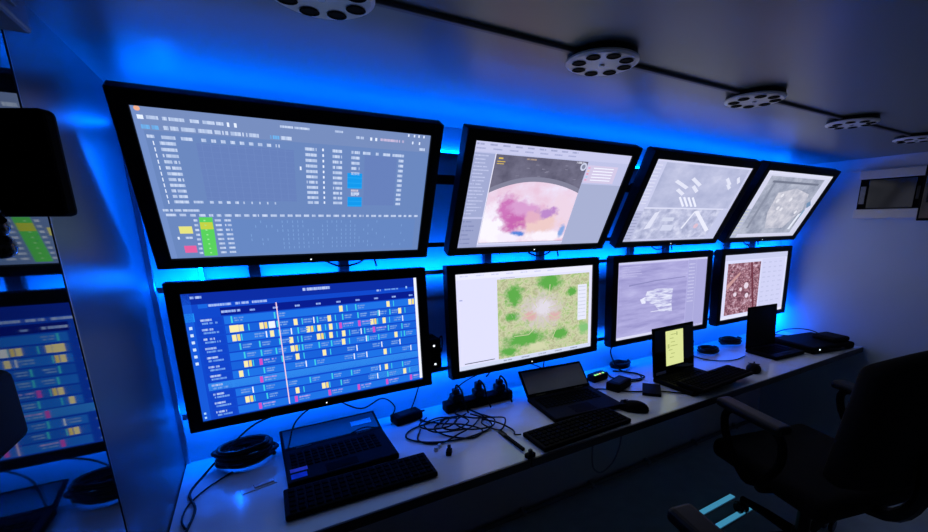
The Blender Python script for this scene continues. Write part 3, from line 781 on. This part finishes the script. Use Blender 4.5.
def laptop(label, x, y, rz, w, d, lid, lid_h, scr_mat, group='laptops on the worktop'):
    """x,y = front-left corner on the desk; lid = opening angle from flat-closed (deg)"""
    t = thing('laptop', label, 'laptop', on_desk(x, y), (0, 0, math.radians(rz)), group)
    bm = bmesh.new(); add_box(bm, (0, 0, 0.002), (w, d, 0.020), 0.004); bm_obj('base', bm, M_BLACK, t)
    for fx in (0.02, w - 0.02):
        for fy in (0.02, d - 0.02): box('foot', (fx - 0.008, fy - 0.008, 0), (fx + 0.008, fy + 0.008, 0.002), M_RUB, t)
    nk = int((w - 0.03) / 0.0185)
    for r in range(5):
        for c in range(nk):
            o = bpy.data.objects.new('key', kb); link(o, t); o.location = (0.024 + c * 0.0185, d - 0.035 - r * 0.0185, 0.0185)
    box('touchpad', (w * 0.33, 0.012, 0.0198), (w * 0.62, d - 0.135, 0.0206), M_KEY, t)
    h = bpy.data.objects.new('lid', None)
    ang = math.radians(180 - lid)     # angle above horizontal, leaning back
    # lid mesh built in hinge space: x along the hinge, z up the lid, -y = display side
    bm = bmesh.new(); add_box(bm, (0, 0, 0), (w, 0.008, lid_h), 0.003)
    me = bpy.data.meshes.new('lid'); bm.to_mesh(me); bm.free()
    lo = mesh_obj('lid', me, M_BLACK, t, loc=(0, d - 0.006, 0.020), rot=(-(math.pi / 2 - ang), 0, 0))
    box('display', (0.008, -0.0008, 0.012), (w - 0.008, 0.0005, lid_h - 0.010), scr_mat, lo)
    for hx in (w * 0.2, w * 0.8):
        bm = bmesh.new(); add_tube(bm, [(hx - 0.02, d - 0.004, 0.019), (hx + 0.02, d - 0.004, 0.019)], 0.005, 8); bm_obj('hinge', bm, M_STEEL, t)
    return t, lo
l1, lid1 = laptop('black laptop with its lid laid far back under the schedule monitor', 0.005, 1.100, 0.5, 0.285, 0.185, 168, 0.105, M_GLASS)
box('purple_sticker', (0.010, 0.050, 0.0198), (0.052, 0.068, 0.0206), M_STICKP, l1)
box('blue_sticker', (0.010, 0.016, 0.0198), (0.048, 0.040, 0.0206), M_STICKB, l1)
box('white_label', (0.20, -0.0016, 0.045), (0.262, -0.0008, 0.066), M_STICKW, lid1)
laptop('black laptop with a reclined grey screen under the map monitor', 0.800, 1.040, -5, 0.285, 0.205, 134, 0.112, M_GREYSCR)
l3, lid3 = laptop('open black laptop showing a yellow document on its dark screen', 1.385, 0.950, 1.0, 0.268, 0.190, 97, 0.208, M_GLASS)
# yellow document on its display
bm = bmesh.new()
doc = Screen(0.115, 0.150, (214, 222, 150))
doc.up()
for k in range(7): doc.text(0.12 + random.uniform(0, 0.2), 0.10 + k * 0.11, random.uniform(0.2, 0.45), 0.03, (160, 170, 100), (214, 222, 150), cw=0.04)
doc.rect(0.62, 0.06, 0.66, 0.16, (120, 140, 70)); doc.rect(0.10, 0.38, 0.2, 0.50, (180, 190, 120))
bm.free()
so = doc.build(lid3, 1.0); so.name = 'document_window'; so.location = (0.135, -0.001, 0.112)
box('sticker', (0.012, -0.0016, 0.008), (0.075, -0.0008, 0.020), M_STICKW, lid3)
laptop('black laptop with a dark upright screen in front of the last lower monitor', 2.105, 1.02, -4, 0.235, 0.16, 94, 0.215, M_BEZEL)

def mouse(label, x, y, rz, mt):
    t = thing('computer_mouse', label, 'mouse', on_desk(x, y), (0, 0, math.radians(rz)), 'computer mice')
    bm = bmesh.new()
    bmesh.ops.create_uvsphere(bm, u_segments=20, v_segments=12, radius=1)
    for v in bm.verts:
        z = v.co.z
        v.co = Vector((v.co.x * (0.031 + 0.003 * v.co.y), v.co.y * 0.055, max(z, -0.12) * (0.030 - 0.006 * v.co.y) + 0.005))
    bm_obj('shell', bm, mt, t, smooth=True)
    for s_ in (-1, 1):
        box('button', (0.0015 if s_ > 0 else -0.024, 0.018, 0.024), (0.024 if s_ > 0 else -0.0015, 0.044, 0.0265), mt, t, bev=0.001, rot=(math.radians(-14), 0, 0), loc=(0, 0.0, 0.006))
    bm = bmesh.new(); add_tube(bm, [(-0.003, 0.03, 0.029), (0.003, 0.03, 0.029)], 0.006, 12); bm_obj('scroll_wheel', bm, M_RUB, t)
mouse('black mouse beside the grey-screened laptop', 1.108, 0.99, 35, M_BLACK)
mouse('black mouse to the right of the yellow-document laptop', 1.88, 1.00, -60, M_BLACK)

# cables
def cable(name, label, pts, r=0.0028, mt=None, n=6, closed=False, group=None, cat='cable'):
    bm = bmesh.new(); add_tube(bm, catmull(pts, n, closed), r, 6, closed)
    o = bm_obj(name, bm, mt or M_RUB, None, smooth=True)
    return tag(o, label, cat, group)

def coil(label, x, y, r, turns, zr, cr=0.0045, tail=None, sq=0.85, name='cable_coil'):
    pts = []
    for k in range(int(turns * 10) + 1):
        a = 2 * math.pi * k / 10
        rr = r * (1 + random.uniform(-0.14, 0.08))
        pts.append((x + rr * math.cos(a) + random.uniform(-0.006, 0.006), y + sq * rr * math.sin(a), ZD + cr + zr * (k / (turns * 10)) + random.uniform(0, 0.006)))
    if tail: pts += tail
    return cable(name, label, pts, cr, n=4, cat='cable coil')
coil('thick coil of black cable on the desk by the left wall', -0.085, 1.315, 0.068, 7, 0.05, 0.006, sq=0.75)
coil('flat coil of black cable behind the yellow-document laptop', 1.955, 1.28, 0.055, 4, 0.02, 0.005, sq=0.8)
coil('coil of black cable beneath the last lower monitor', 2.20, 1.315, 0.06, 5, 0.025, 0.005, sq=0.75)
coil('small dark coil of cable between the map and lavender monitors', 1.40, 1.345, 0.05, 4, 0.02, 0.005, sq=0.7)

z = ZD + 0.004
cable('power_cable', 'black cable looping forward from the coil along the left wall', [(-0.14, 1.33, z + 0.03), (-0.185, 1.29, z), (-0.208, 1.21, z), (-0.19, 1.13, z), (-0.200, 1.04, z), (-0.198, 0.98, z), (-0.196, 0.94, z)], 0.003)
cable('signal_cable', 'thin black cable curling beside the left coil', [(-0.12, 1.27, z), (-0.17, 1.22, z), (-0.205, 1.16, z), (-0.212, 1.10, z), (-0.202, 1.06, z)], 0.0022)
cable('signal_cable', 'thin cable arching from the coil up to the schedule monitor', [(-0.12, 1.30, z + 0.06), (-0.05, 1.33, z + 0.10), (0.06, 1.355, z + 0.115), (0.12, 1.36, z + 0.122)], 0.0026)
cable('signal_cable', 'thin cable drooping below the schedule monitor to the left', [(0.02, 1.29, z + 0.02), (0.05, 1.33, z + 0.08), (0.12, 1.35, z + 0.12), (0.15, 1.355, z + 0.122)], 0.0026)
cable('signal_cable', 'thin cable in a wide arc below the schedule monitor', [(0.16, 1.35, z + 0.122), (0.24, 1.345, z + 0.07), (0.31, 1.345, z + 0.09), (0.35, 1.345, z + 0.05), (0.33, 1.33, z + 0.015), (0.37, 1.36, z)], 0.0024)
cable('signal_cable', 'thin cable hanging below the right corner of the schedule monitor', [(0.45, 1.36, z + 0.122), (0.42, 1.345, z + 0.06), (0.40, 1.34, z + 0.01), (0.43, 1.30, z)], 0.0024)

def adapter(label, x, y, rz, sx, sy, sz, leds=()):
    t = thing('power_adapter', label, 'power adapter', on_desk(x, y), (0, 0, math.radians(rz)), 'black power adapters')
    box('brick', (-sx / 2, -sy / 2, 0), (sx / 2, sy / 2, sz), M_BLACK, t, bev=0.006, seg=3)
    bm = bmesh.new(); add_tube(bm, [(sx / 2 - 0.002, 0, sz / 2), (sx / 2 + 0.02, 0, sz / 2)], [0.006, 0.003], 8); bm_obj('strain_relief', bm, M_RUB, t)
    box('rating_label', (-sx * 0.3, -sy * 0.3, sz), (sx * 0.3, sy * 0.3, sz + 0.0006), M_BEZEL, t)
    for (lx, ly, m_) in leds: box('status_light', (lx - 0.004, ly - 0.004, sz), (lx + 0.004, ly + 0.004, sz + 0.002), m_, t)
    return t
adapter('black power adapter on the desk under the corner of the schedule monitor', 0.385, 1.335, 12, 0.10, 0.05, 0.03)
adapter('black adapter lying behind the mouse with a cable', 1.215, 1.17, 18, 0.11, 0.06, 0.035)
adapter('small black adapter with green and amber lights', 1.205, 1.285, 8, 0.09, 0.045, 0.03, ((-0.03, -0.012, M_LEDG), (-0.015, -0.012, M_LEDG), (0.0, -0.012, M_LEDY), (0.02, -0.012, M_LEDG)))

# power strip with plugs
t = thing('power_strip', 'black power strip with three plugs under the map monitor', 'power strip', on_desk(0.655, 1.325), (0, 0, math.radians(-1)))
box('body', (-0.135, -0.025, 0), (0.135, 0.025, 0.035), M_BLACK, t, bev=0.006)
for k in range(3): box('socket', (-0.09 + k * 0.09 - 0.02, -0.02, 0.035), (-0.09 + k * 0.09 + 0.02, 0.02, 0.0365), M_BEZEL, t, bev=0.0005)
box('switch', (0.115, -0.012, 0.035), (0.129, 0.012, 0.039), M_GLOSSB, t, bev=0.001)
pn = ('first', 'second', 'third', 'fourth')
for k in range(3):
    q = thing('power_plug', 'black plug in the %s socket of the power strip from the left' % pn[k], 'plug', on_desk(0.565 + k * 0.09, 1.325, 0.0366), group='plugs in the power strip')
    bm = bmesh.new(); add_box(bm, (-0.019, -0.019, 0), (0.019, 0.019, 0.026), 0.006, 3); add_box(bm, (-0.012, -0.012, 0.024), (0.012, 0.012, 0.045 + 0.008 * (k % 2)), 0.005, 2); bm_obj('plug_body', bm, M_RUB, q)
    bm = bmesh.new(); add_tube(bm, catmull([(0, 0, 0.042), (0.0, -0.012, 0.062), (0.008, -0.034, 0.045), (0.012, -0.042, 0.01), (0.02, -0.06, -0.031)], 4), 0.0035, 6); bm_obj('cord', bm, M_RUB, q, smooth=True)

# cable tangle
tang = [
    ('black cable making the widest loop of the tangle', [(0.55, 1.26, z), (0.46, 1.27, z), (0.37, 1.25, z), (0.345, 1.20, z), (0.40, 1.14, z), (0.50, 1.11, z), (0.60, 1.13, z), (0.62, 1.19, z), (0.58, 1.24, z + 0.01)]),
    ('black cable crossing through the middle of the tangle', [(0.42, 1.30, z), (0.47, 1.23, z + 0.006), (0.53, 1.18, z + 0.008), (0.57, 1.13, z), (0.52, 1.10, z), (0.46, 1.15, z), (0.44, 1.22, z), (0.50, 1.27, z)]),
    ('black cable looping at the right of the tangle', [(0.60, 1.30, z), (0.62, 1.22, z), (0.585, 1.16, z + 0.006), (0.62, 1.10, z), (0.655, 1.13, z + 0.02), (0.64, 1.20, z), (0.61, 1.26, z)]),
    ('black cable running low along the front of the tangle', [(0.40, 1.24, z), (0.37, 1.17, z), (0.42, 1.12, z), (0.49, 1.135, z + 0.006), (0.55, 1.16, z + 0.006), (0.60, 1.21, z)]),
    ('black cable coiled tight inside the tangle', [(0.50, 1.24, z + 0.008), (0.46, 1.20, z + 0.008), (0.49, 1.16, z + 0.01), (0.55, 1.19, z + 0.01), (0.54, 1.24, z + 0.01), (0.49, 1.255, z + 0.008), (0.455, 1.22, z + 0.01)]),
    ('black cable bunched at the left end of the tangle', [(0.44, 1.29, z + 0.01), (0.40, 1.25, z + 0.008), (0.42, 1.20, z + 0.012), (0.48, 1.185, z + 0.014), (0.52, 1.22, z + 0.016), (0.47, 1.26, z + 0.014), (0.41, 1.23, z + 0.016), (0.43, 1.17, z + 0.012), (0.53, 1.14, z + 0.012)]),
    ('black cable weaving from the power strip into the tangle', [(0.56, 1.29, z + 0.012), (0.53, 1.25, z + 0.018), (0.57, 1.20, z + 0.014), (0.63, 1.17, z + 0.012), (0.60, 1.12, z + 0.01), (0.52, 1.13, z + 0.016), (0.50, 1.19, z + 0.02), (0.56, 1.23, z + 0.02)]),
    ('black cable linking the tangle to the grey-screened laptop', [(0.60, 1.19, z + 0.006), (0.63, 1.13, z + 0.01), (0.655, 1.08, z), (0.645, 1.05, z), (0.655, 1.03, z + 0.006)]),
]
for lab, p in tang: cable('tangled_cable', lab, p, 0.0027, group='tangled cables on the desk')
cable('signal_cable', 'thin cable drawing a big arc on the wall below the map monitor', [(0.52, 1.34, z + 0.01), (0.60, 1.35, z + 0.08), (0.74, 1.352, z + 0.115), (0.88, 1.352, z + 0.11), (0.98, 1.35, z + 0.06), (1.02, 1.34, z + 0.01)], 0.0022)
cable('signal_cable', 'thin cable hanging from the map monitor to the plugs', [(0.72, 1.352, z + 0.122), (0.715, 1.35, z + 0.10), (0.70, 1.345, z + 0.09)], 0.003)
cable('signal_cable', 'thin cable hanging behind the grey-screened laptop', [(0.98, 1.352, z + 0.122), (0.965, 1.345, z + 0.08), (0.99, 1.34, z)], 0.0026)
cable('signal_cable', 'dark cable dropping beside the yellow-document laptop', [(1.36, 1.352, z + 0.122), (1.33, 1.34, z + 0.08), (1.35, 1.30, z + 0.01), (1.40, 1.24, z), (1.36, 1.18, z), (1.30, 1.19, z)], 0.0036)
cable('signal_cable', 'black cable looping left of the yellow-document laptop', [(1.30, 1.33, z), (1.27, 1.26, z), (1.33, 1.20, z), (1.40, 1.20, z), (1.38, 1.28, z), (1.32, 1.31, z + 0.006)], 0.003)
cable('signal_cable', 'black cable lying across the seam behind the nearer mouse', [(1.06, 1.22, z), (1.14, 1.19, z), (1.22, 1.11, z), (1.31, 1.06, z), (1.37, 1.00, z), (1.42, 0.95, z)], 0.003)
cable('signal_cable', 'thin cable curving across the desk behind the right mouse', [(1.84, 1.30, z), (1.83, 1.22, z), (1.87, 1.16, z), (1.95, 1.13, z), (2.05, 1.14, z)], 0.0026)
cable('signal_cable', 'thin cable hanging below the lavender monitor', [(1.83, 1.352, z + 0.122), (1.86, 1.35, z + 0.09), (1.92, 1.345, z + 0.05), (1.90, 1.34, z + 0.03)], 0.0026)
cable('signal_cable', 'thin cable arching over the black bag near the right wall', [(2.50, 1.28, z), (2.56, 1.22, z + 0.05), (2.62, 1.13, z + 0.062), (2.66, 1.05, z + 0.03), (2.68, 1.01, z)], 0.003)
cable('signal_cable', 'thin cable lying in the far desk corner', [(2.42, 1.33, z), (2.50, 1.345, z), (2.58, 1.31, z), (2.62, 1.26, z), (2.66, 1.22, z)], 0.003)

# cables drooping in the gap between rows
for i, (x, lab) in enumerate(((0.255, 'small black cable loop hanging under the table monitor'), (0.955, 'small black cable loop hanging under the planet monitor'), (1.62, 'small black cable loop hanging under the radar monitor'), (2.33, 'small black cable loop hanging under the terrain monitor'))):
    zz = H - 0.075
    cable('video_cable', lab, [(x - 0.10, 1.346, zz + 0.04), (x - 0.08, 1.343, zz - 0.02), (x - 0.03, 1.341, zz - 0.045), (x + 0.03, 1.341, zz - 0.03), (x + 0.05, 1.342, zz + 0.02), (x + 0.07, 1.342, zz - 0.05)], 0.003, group='cable loops between monitor rows')

# black box with lights between schedule and map monitors
t = thing('junction_box', 'black junction box with small white lights between schedule and map monitors', 'box', (0.495, YB, H - 0.43))
box('case', (-0.026, -0.08, -0.055), (0.022, -0.0005, 0.05), M_BLACK, t, bev=0.006)
for (a, b) in ((-0.008, 0.025), (-0.006, -0.04)): box('status_light', (a, -0.082, b), (a + 0.006, -0.0795, b + 0.006), M_LEDW, t)
bm = bmesh.new(); add_tube(bm, catmull([(0.02, -0.05, 0.03), (0.036, -0.05, 0.05), (0.034, -0.05, 0.0), (0.02, -0.05, -0.01)], 5), 0.0025, 6); bm_obj('jumper_lead', bm, M_RUB, t)

# small bits on the worktop
def bits(label, x, y, rz, nm, cat, parts):
    t = thing(nm, label, cat, on_desk(x, y), (0, 0, math.radians(rz)))
    for (pn_, lo, hi, m_) in parts: box(pn_, lo, hi, m_, t, bev=min(0.0015, min(abs(hi[i] - lo[i]) for i in range(3)) * 0.3))
bits('black pen lying on the desk seam by the laptop', 0.617, 0.955, 92, 'pen', 'pen', [('barrel', (0, -0.005, 0), (0.10, 0.005, 0.009), M_BLACK), ('cap', (0.10, -0.006, 0), (0.135, 0.006, 0.0105), M_GLOSSB)])
bits('small black clip standing on the white desk between keyboard and tangle', 0.422, 1.055, 60, 'binder_clip', 'clip', [('jaw', (-0.012, -0.008, 0), (0.012, 0.008, 0.014), M_BLACK), ('lever', (0.004, -0.005, 0.012), (0.010, 0.005, 0.026), M_STEEL)])
bits('small black clip at the front desk edge by the pen', 0.615, 0.918, 10, 'binder_clip', 'clip', [('jaw', (-0.014, -0.009, 0), (0.014, 0.009, 0.013), M_BLACK), ('lever', (-0.004, -0.005, 0.012), (0.006, 0.005, 0.024), M_STEEL)])
for k, (x, y, lab) in enumerate(((0.396, 1.092, 'left clear plastic bead on the desk beside the clip'), (0.412, 1.105, 'right clear plastic bead on the desk beside the clip'))):
    bits(lab, x, y, 30 * k, 'clear_bead', 'bead', [('rim', (-0.006, -0.006, 0), (0.006, 0.006, 0.004), M_PAPER), ('dome', (-0.0045, -0.0045, 0.004), (0.0045, 0.0045, 0.012), M_PAPER)])
bits('flat black card reader lying on the desk left of the seam by the yellow-document laptop', 1.30, 1.075, 42, 'card_reader', 'card reader', [('body', (-0.055, -0.035, 0), (0.055, 0.035, 0.012), M_BLACK), ('slot', (-0.03, -0.036, 0.004), (0.03, -0.034, 0.007), M_GLOSSB)])
bits('clear plastic bag scrap in front of the coil by the left wall', -0.05, 1.165, 12, 'plastic_scrap', 'plastic scrap', [('sheet', (-0.05, -0.012, 0), (0.03, 0.012, 0.002), M_PAPER), ('fold', (-0.02, -0.006, 0.002), (0.025, 0.010, 0.006), M_PAPER)])

# black bag / case near the right wall
t = thing('equipment_case', 'low black equipment case on the desk by the right wall', 'case', on_desk(2.57, 1.06), (0, 0, math.radians(-10)))
bm = bmesh.new(); add_box(bm, (-0.19, -0.12, 0), (0.13, 0.12, 0.036), 0.012, 3); bm_obj('body', bm, M_BLACK, t)
bm = bmesh.new(); add_box(bm, (0.00, -0.10, 0.034), (0.12, 0.03, 0.062), 0.018, 4); bm_obj('pouch', bm, M_FABRIC, t)
bm = bmesh.new(); add_tube(bm, catmull([(-0.08, -0.121, 0.018), (-0.06, -0.14, 0.02), (0.0, -0.14, 0.02), (0.02, -0.121, 0.018)], 5), 0.005, 8); bm_obj('handle', bm, M_RUB, t)
box('status_light', (-0.15, -0.122, 0.02), (-0.144, -0.119, 0.026), M_LEDW, t)

# ------------------------------------------------------------------ under the desk
t = thing('floor_conduit', 'grey conduit clipped along the foot of the back wall under the desk', 'conduit', (0, YB - 0.024, 0.024))
bm = bmesh.new(); add_tube(bm, [(XL + 0.01, 0, 0), (XR - 0.01, 0, 0)], 0.011, 10); bm_obj('pipe', bm, M_CONDUIT, t, smooth=True)
x = 0.10
while x < XR - 0.1:
    bm = bmesh.new(); add_box(bm, (x - 0.008, -0.014, -0.012), (x + 0.008, 0.024, 0.014), 0.003); bm_obj('pipe_clip', bm, M_GREYCAB, t); x += 0.395
zb = ZD - 0.03
cable('hanging_cable', 'grey cable looping down under the front desk edge', [(0.865, 0.93, zb + 0.004), (0.865, 0.93, zb - 0.06), (0.875, 0.93, zb - 0.10), (0.91, 0.932, zb - 0.125), (0.96, 0.935, zb - 0.11), (0.99, 0.935, zb - 0.06), (1.0, 0.935, zb + 0.004)], 0.003, M_GREYCAB)
# floor strips: emissive teal bar on an aluminium base
for k, (y, lab) in enumerate(((0.985, 'teal floor strip nearer the desk'), (0.893, 'teal floor strip farther from the desk'))):
    t = thing('floor_strip', lab, 'floor light', (1.42, y, 0), group='teal floor strips')
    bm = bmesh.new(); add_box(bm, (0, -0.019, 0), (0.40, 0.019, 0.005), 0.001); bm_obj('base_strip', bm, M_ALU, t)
    box('lens', (0.004, -0.012, 0.005), (0.396, 0.012, 0.009), emit('teal_floor_emission', (0.05, 0.27, 0.45), 0.9), t, bev=0.001)  # top bar; its teal is set as emission in the material

# ------------------------------------------------------------------ office chairs
def chair(label, x, y, rz, seat_h=0.42, back_h=0.40, arms=True):
    t = thing('office_chair', label, 'chair', (x, y, 0), (0, 0, math.radians(rz)), 'black office chairs')
    for k in range(5):
        a = 2 * math.pi * k / 5 + 0.3
        bm = bmesh.new(); add_tube(bm, [(0.03 * math.cos(a), 0.03 * math.sin(a), 0.095), (0.16 * math.cos(a), 0.16 * math.sin(a), 0.085), (0.28 * math.cos(a), 0.28 * math.sin(a), 0.068)], [0.022, 0.018, 0.014], 8)
        lg = bm_obj('leg', bm, M_BLACK, t)
        for s_ in (-1, 1):
            mt = Matrix.Translation((0.28 * math.cos(a) - s_ * 0.014 * math.sin(a), 0.28 * math.sin(a) + s_ * 0.014 * math.cos(a), 0.0275)) @ Matrix.Rotation(a, 4, 'Z') @ Matrix.Rotation(math.pi / 2, 4, 'X')
            bm = bmesh.new(); add_lathe(bm, [(0, -0.008), (0.024, -0.008), (0.0275, -0.004), (0.0275, 0.004), (0.024, 0.008), (0, 0.008)], 14, mtx=mt); bm_obj('caster_wheel', bm, M_GLOSSB, lg)
    bm = bmesh.new(); add_lathe(bm, [(0, 0.08), (0.035, 0.08), (0.035, 0.12), (0.024, 0.13), (0.024, 0.24), (0.016, 0.245), (0.016, seat_h - 0.07), (0.06, seat_h - 0.065), (0, seat_h - 0.06)], 16); bm_obj('gas_lift', bm, M_STEEL, t)
    bm = bmesh.new(); add_box(bm, (-0.24, -0.22, seat_h - 0.07), (0.24, 0.25, seat_h + 0.01), 0.035, 4); bm_obj('seat', bm, M_FABRIC, t, smooth=True)
    # curved backrest
    bm = bmesh.new()
    vs = add_box(bm, (-0.23, -0.035, 0), (0.23, 0.035, back_h), 0.03, 4)
    bmesh.ops.subdivide_edges(bm, edges=[e for e in bm.edges if abs(e.verts[0].co.x - e.verts[1].co.x) > 0.2], cuts=8)
    for v in bm.verts:
        u = v.co.x / 0.23
        v.co.y += 0.06 * u * u + 0.0
        k = v.co.z / back_h
        v.co.x *= 0.86 + 0.14 * math.sin(math.pi * min(1, max(0, 0.15 + k * 0.7)))
        if k > 0.6: v.co.z -= 0.07 * (u * u) * (k - 0.6) / 0.4
    bm_obj('backrest', bm, M_FABRIC, t, loc=(0, -0.25, seat_h + 0.06), rot=(math.radians(8), 0, 0), smooth=True)
    bm = bmesh.new(); add_tube(bm, catmull([(0, -0.05, seat_h - 0.06), (0, -0.24, seat_h - 0.05), (0, -0.315, seat_h + 0.05), (0, -0.31, seat_h + 0.2)], 4), 0.022, 8); bm_obj('back_support', bm, M_STEEL, t)
    for s_ in ((-1, 1) if arms else ()):
        bm = bmesh.new()
        add_tube(bm, catmull([(s_ * 0.20, 0.02, seat_h - 0.06), (s_ * 0.285, 0.03, seat_h - 0.03), (s_ * 0.29, 0.13, seat_h + 0.10), (s_ * 0.285, 0.12, seat_h + 0.19), (s_ * 0.285, -0.06, seat_h + 0.19), (s_ * 0.29, -0.10, seat_h + 0.10), (s_ * 0.285, -0.03, seat_h - 0.03), (s_ * 0.20, -0.03, seat_h - 0.06)], 5), 0.014, 8)
        ar = bm_obj('armrest', bm, M_BLACK, t, smooth=True)
        box('arm_pad', (s_ * 0.285 - 0.03, -0.10, seat_h + 0.19), (s_ * 0.285 + 0.03, 0.17, seat_h + 0.222), M_RUB, ar, bev=0.012, seg=3)
    return t
chair('black office chair closest to the camera, its armrest at the bottom edge', 0.358, 0.363, -12, 0.50)
chair('black office chair by the desk front with its high back near the right wall', 1.67, 0.63, -14, 0.42, 0.46)
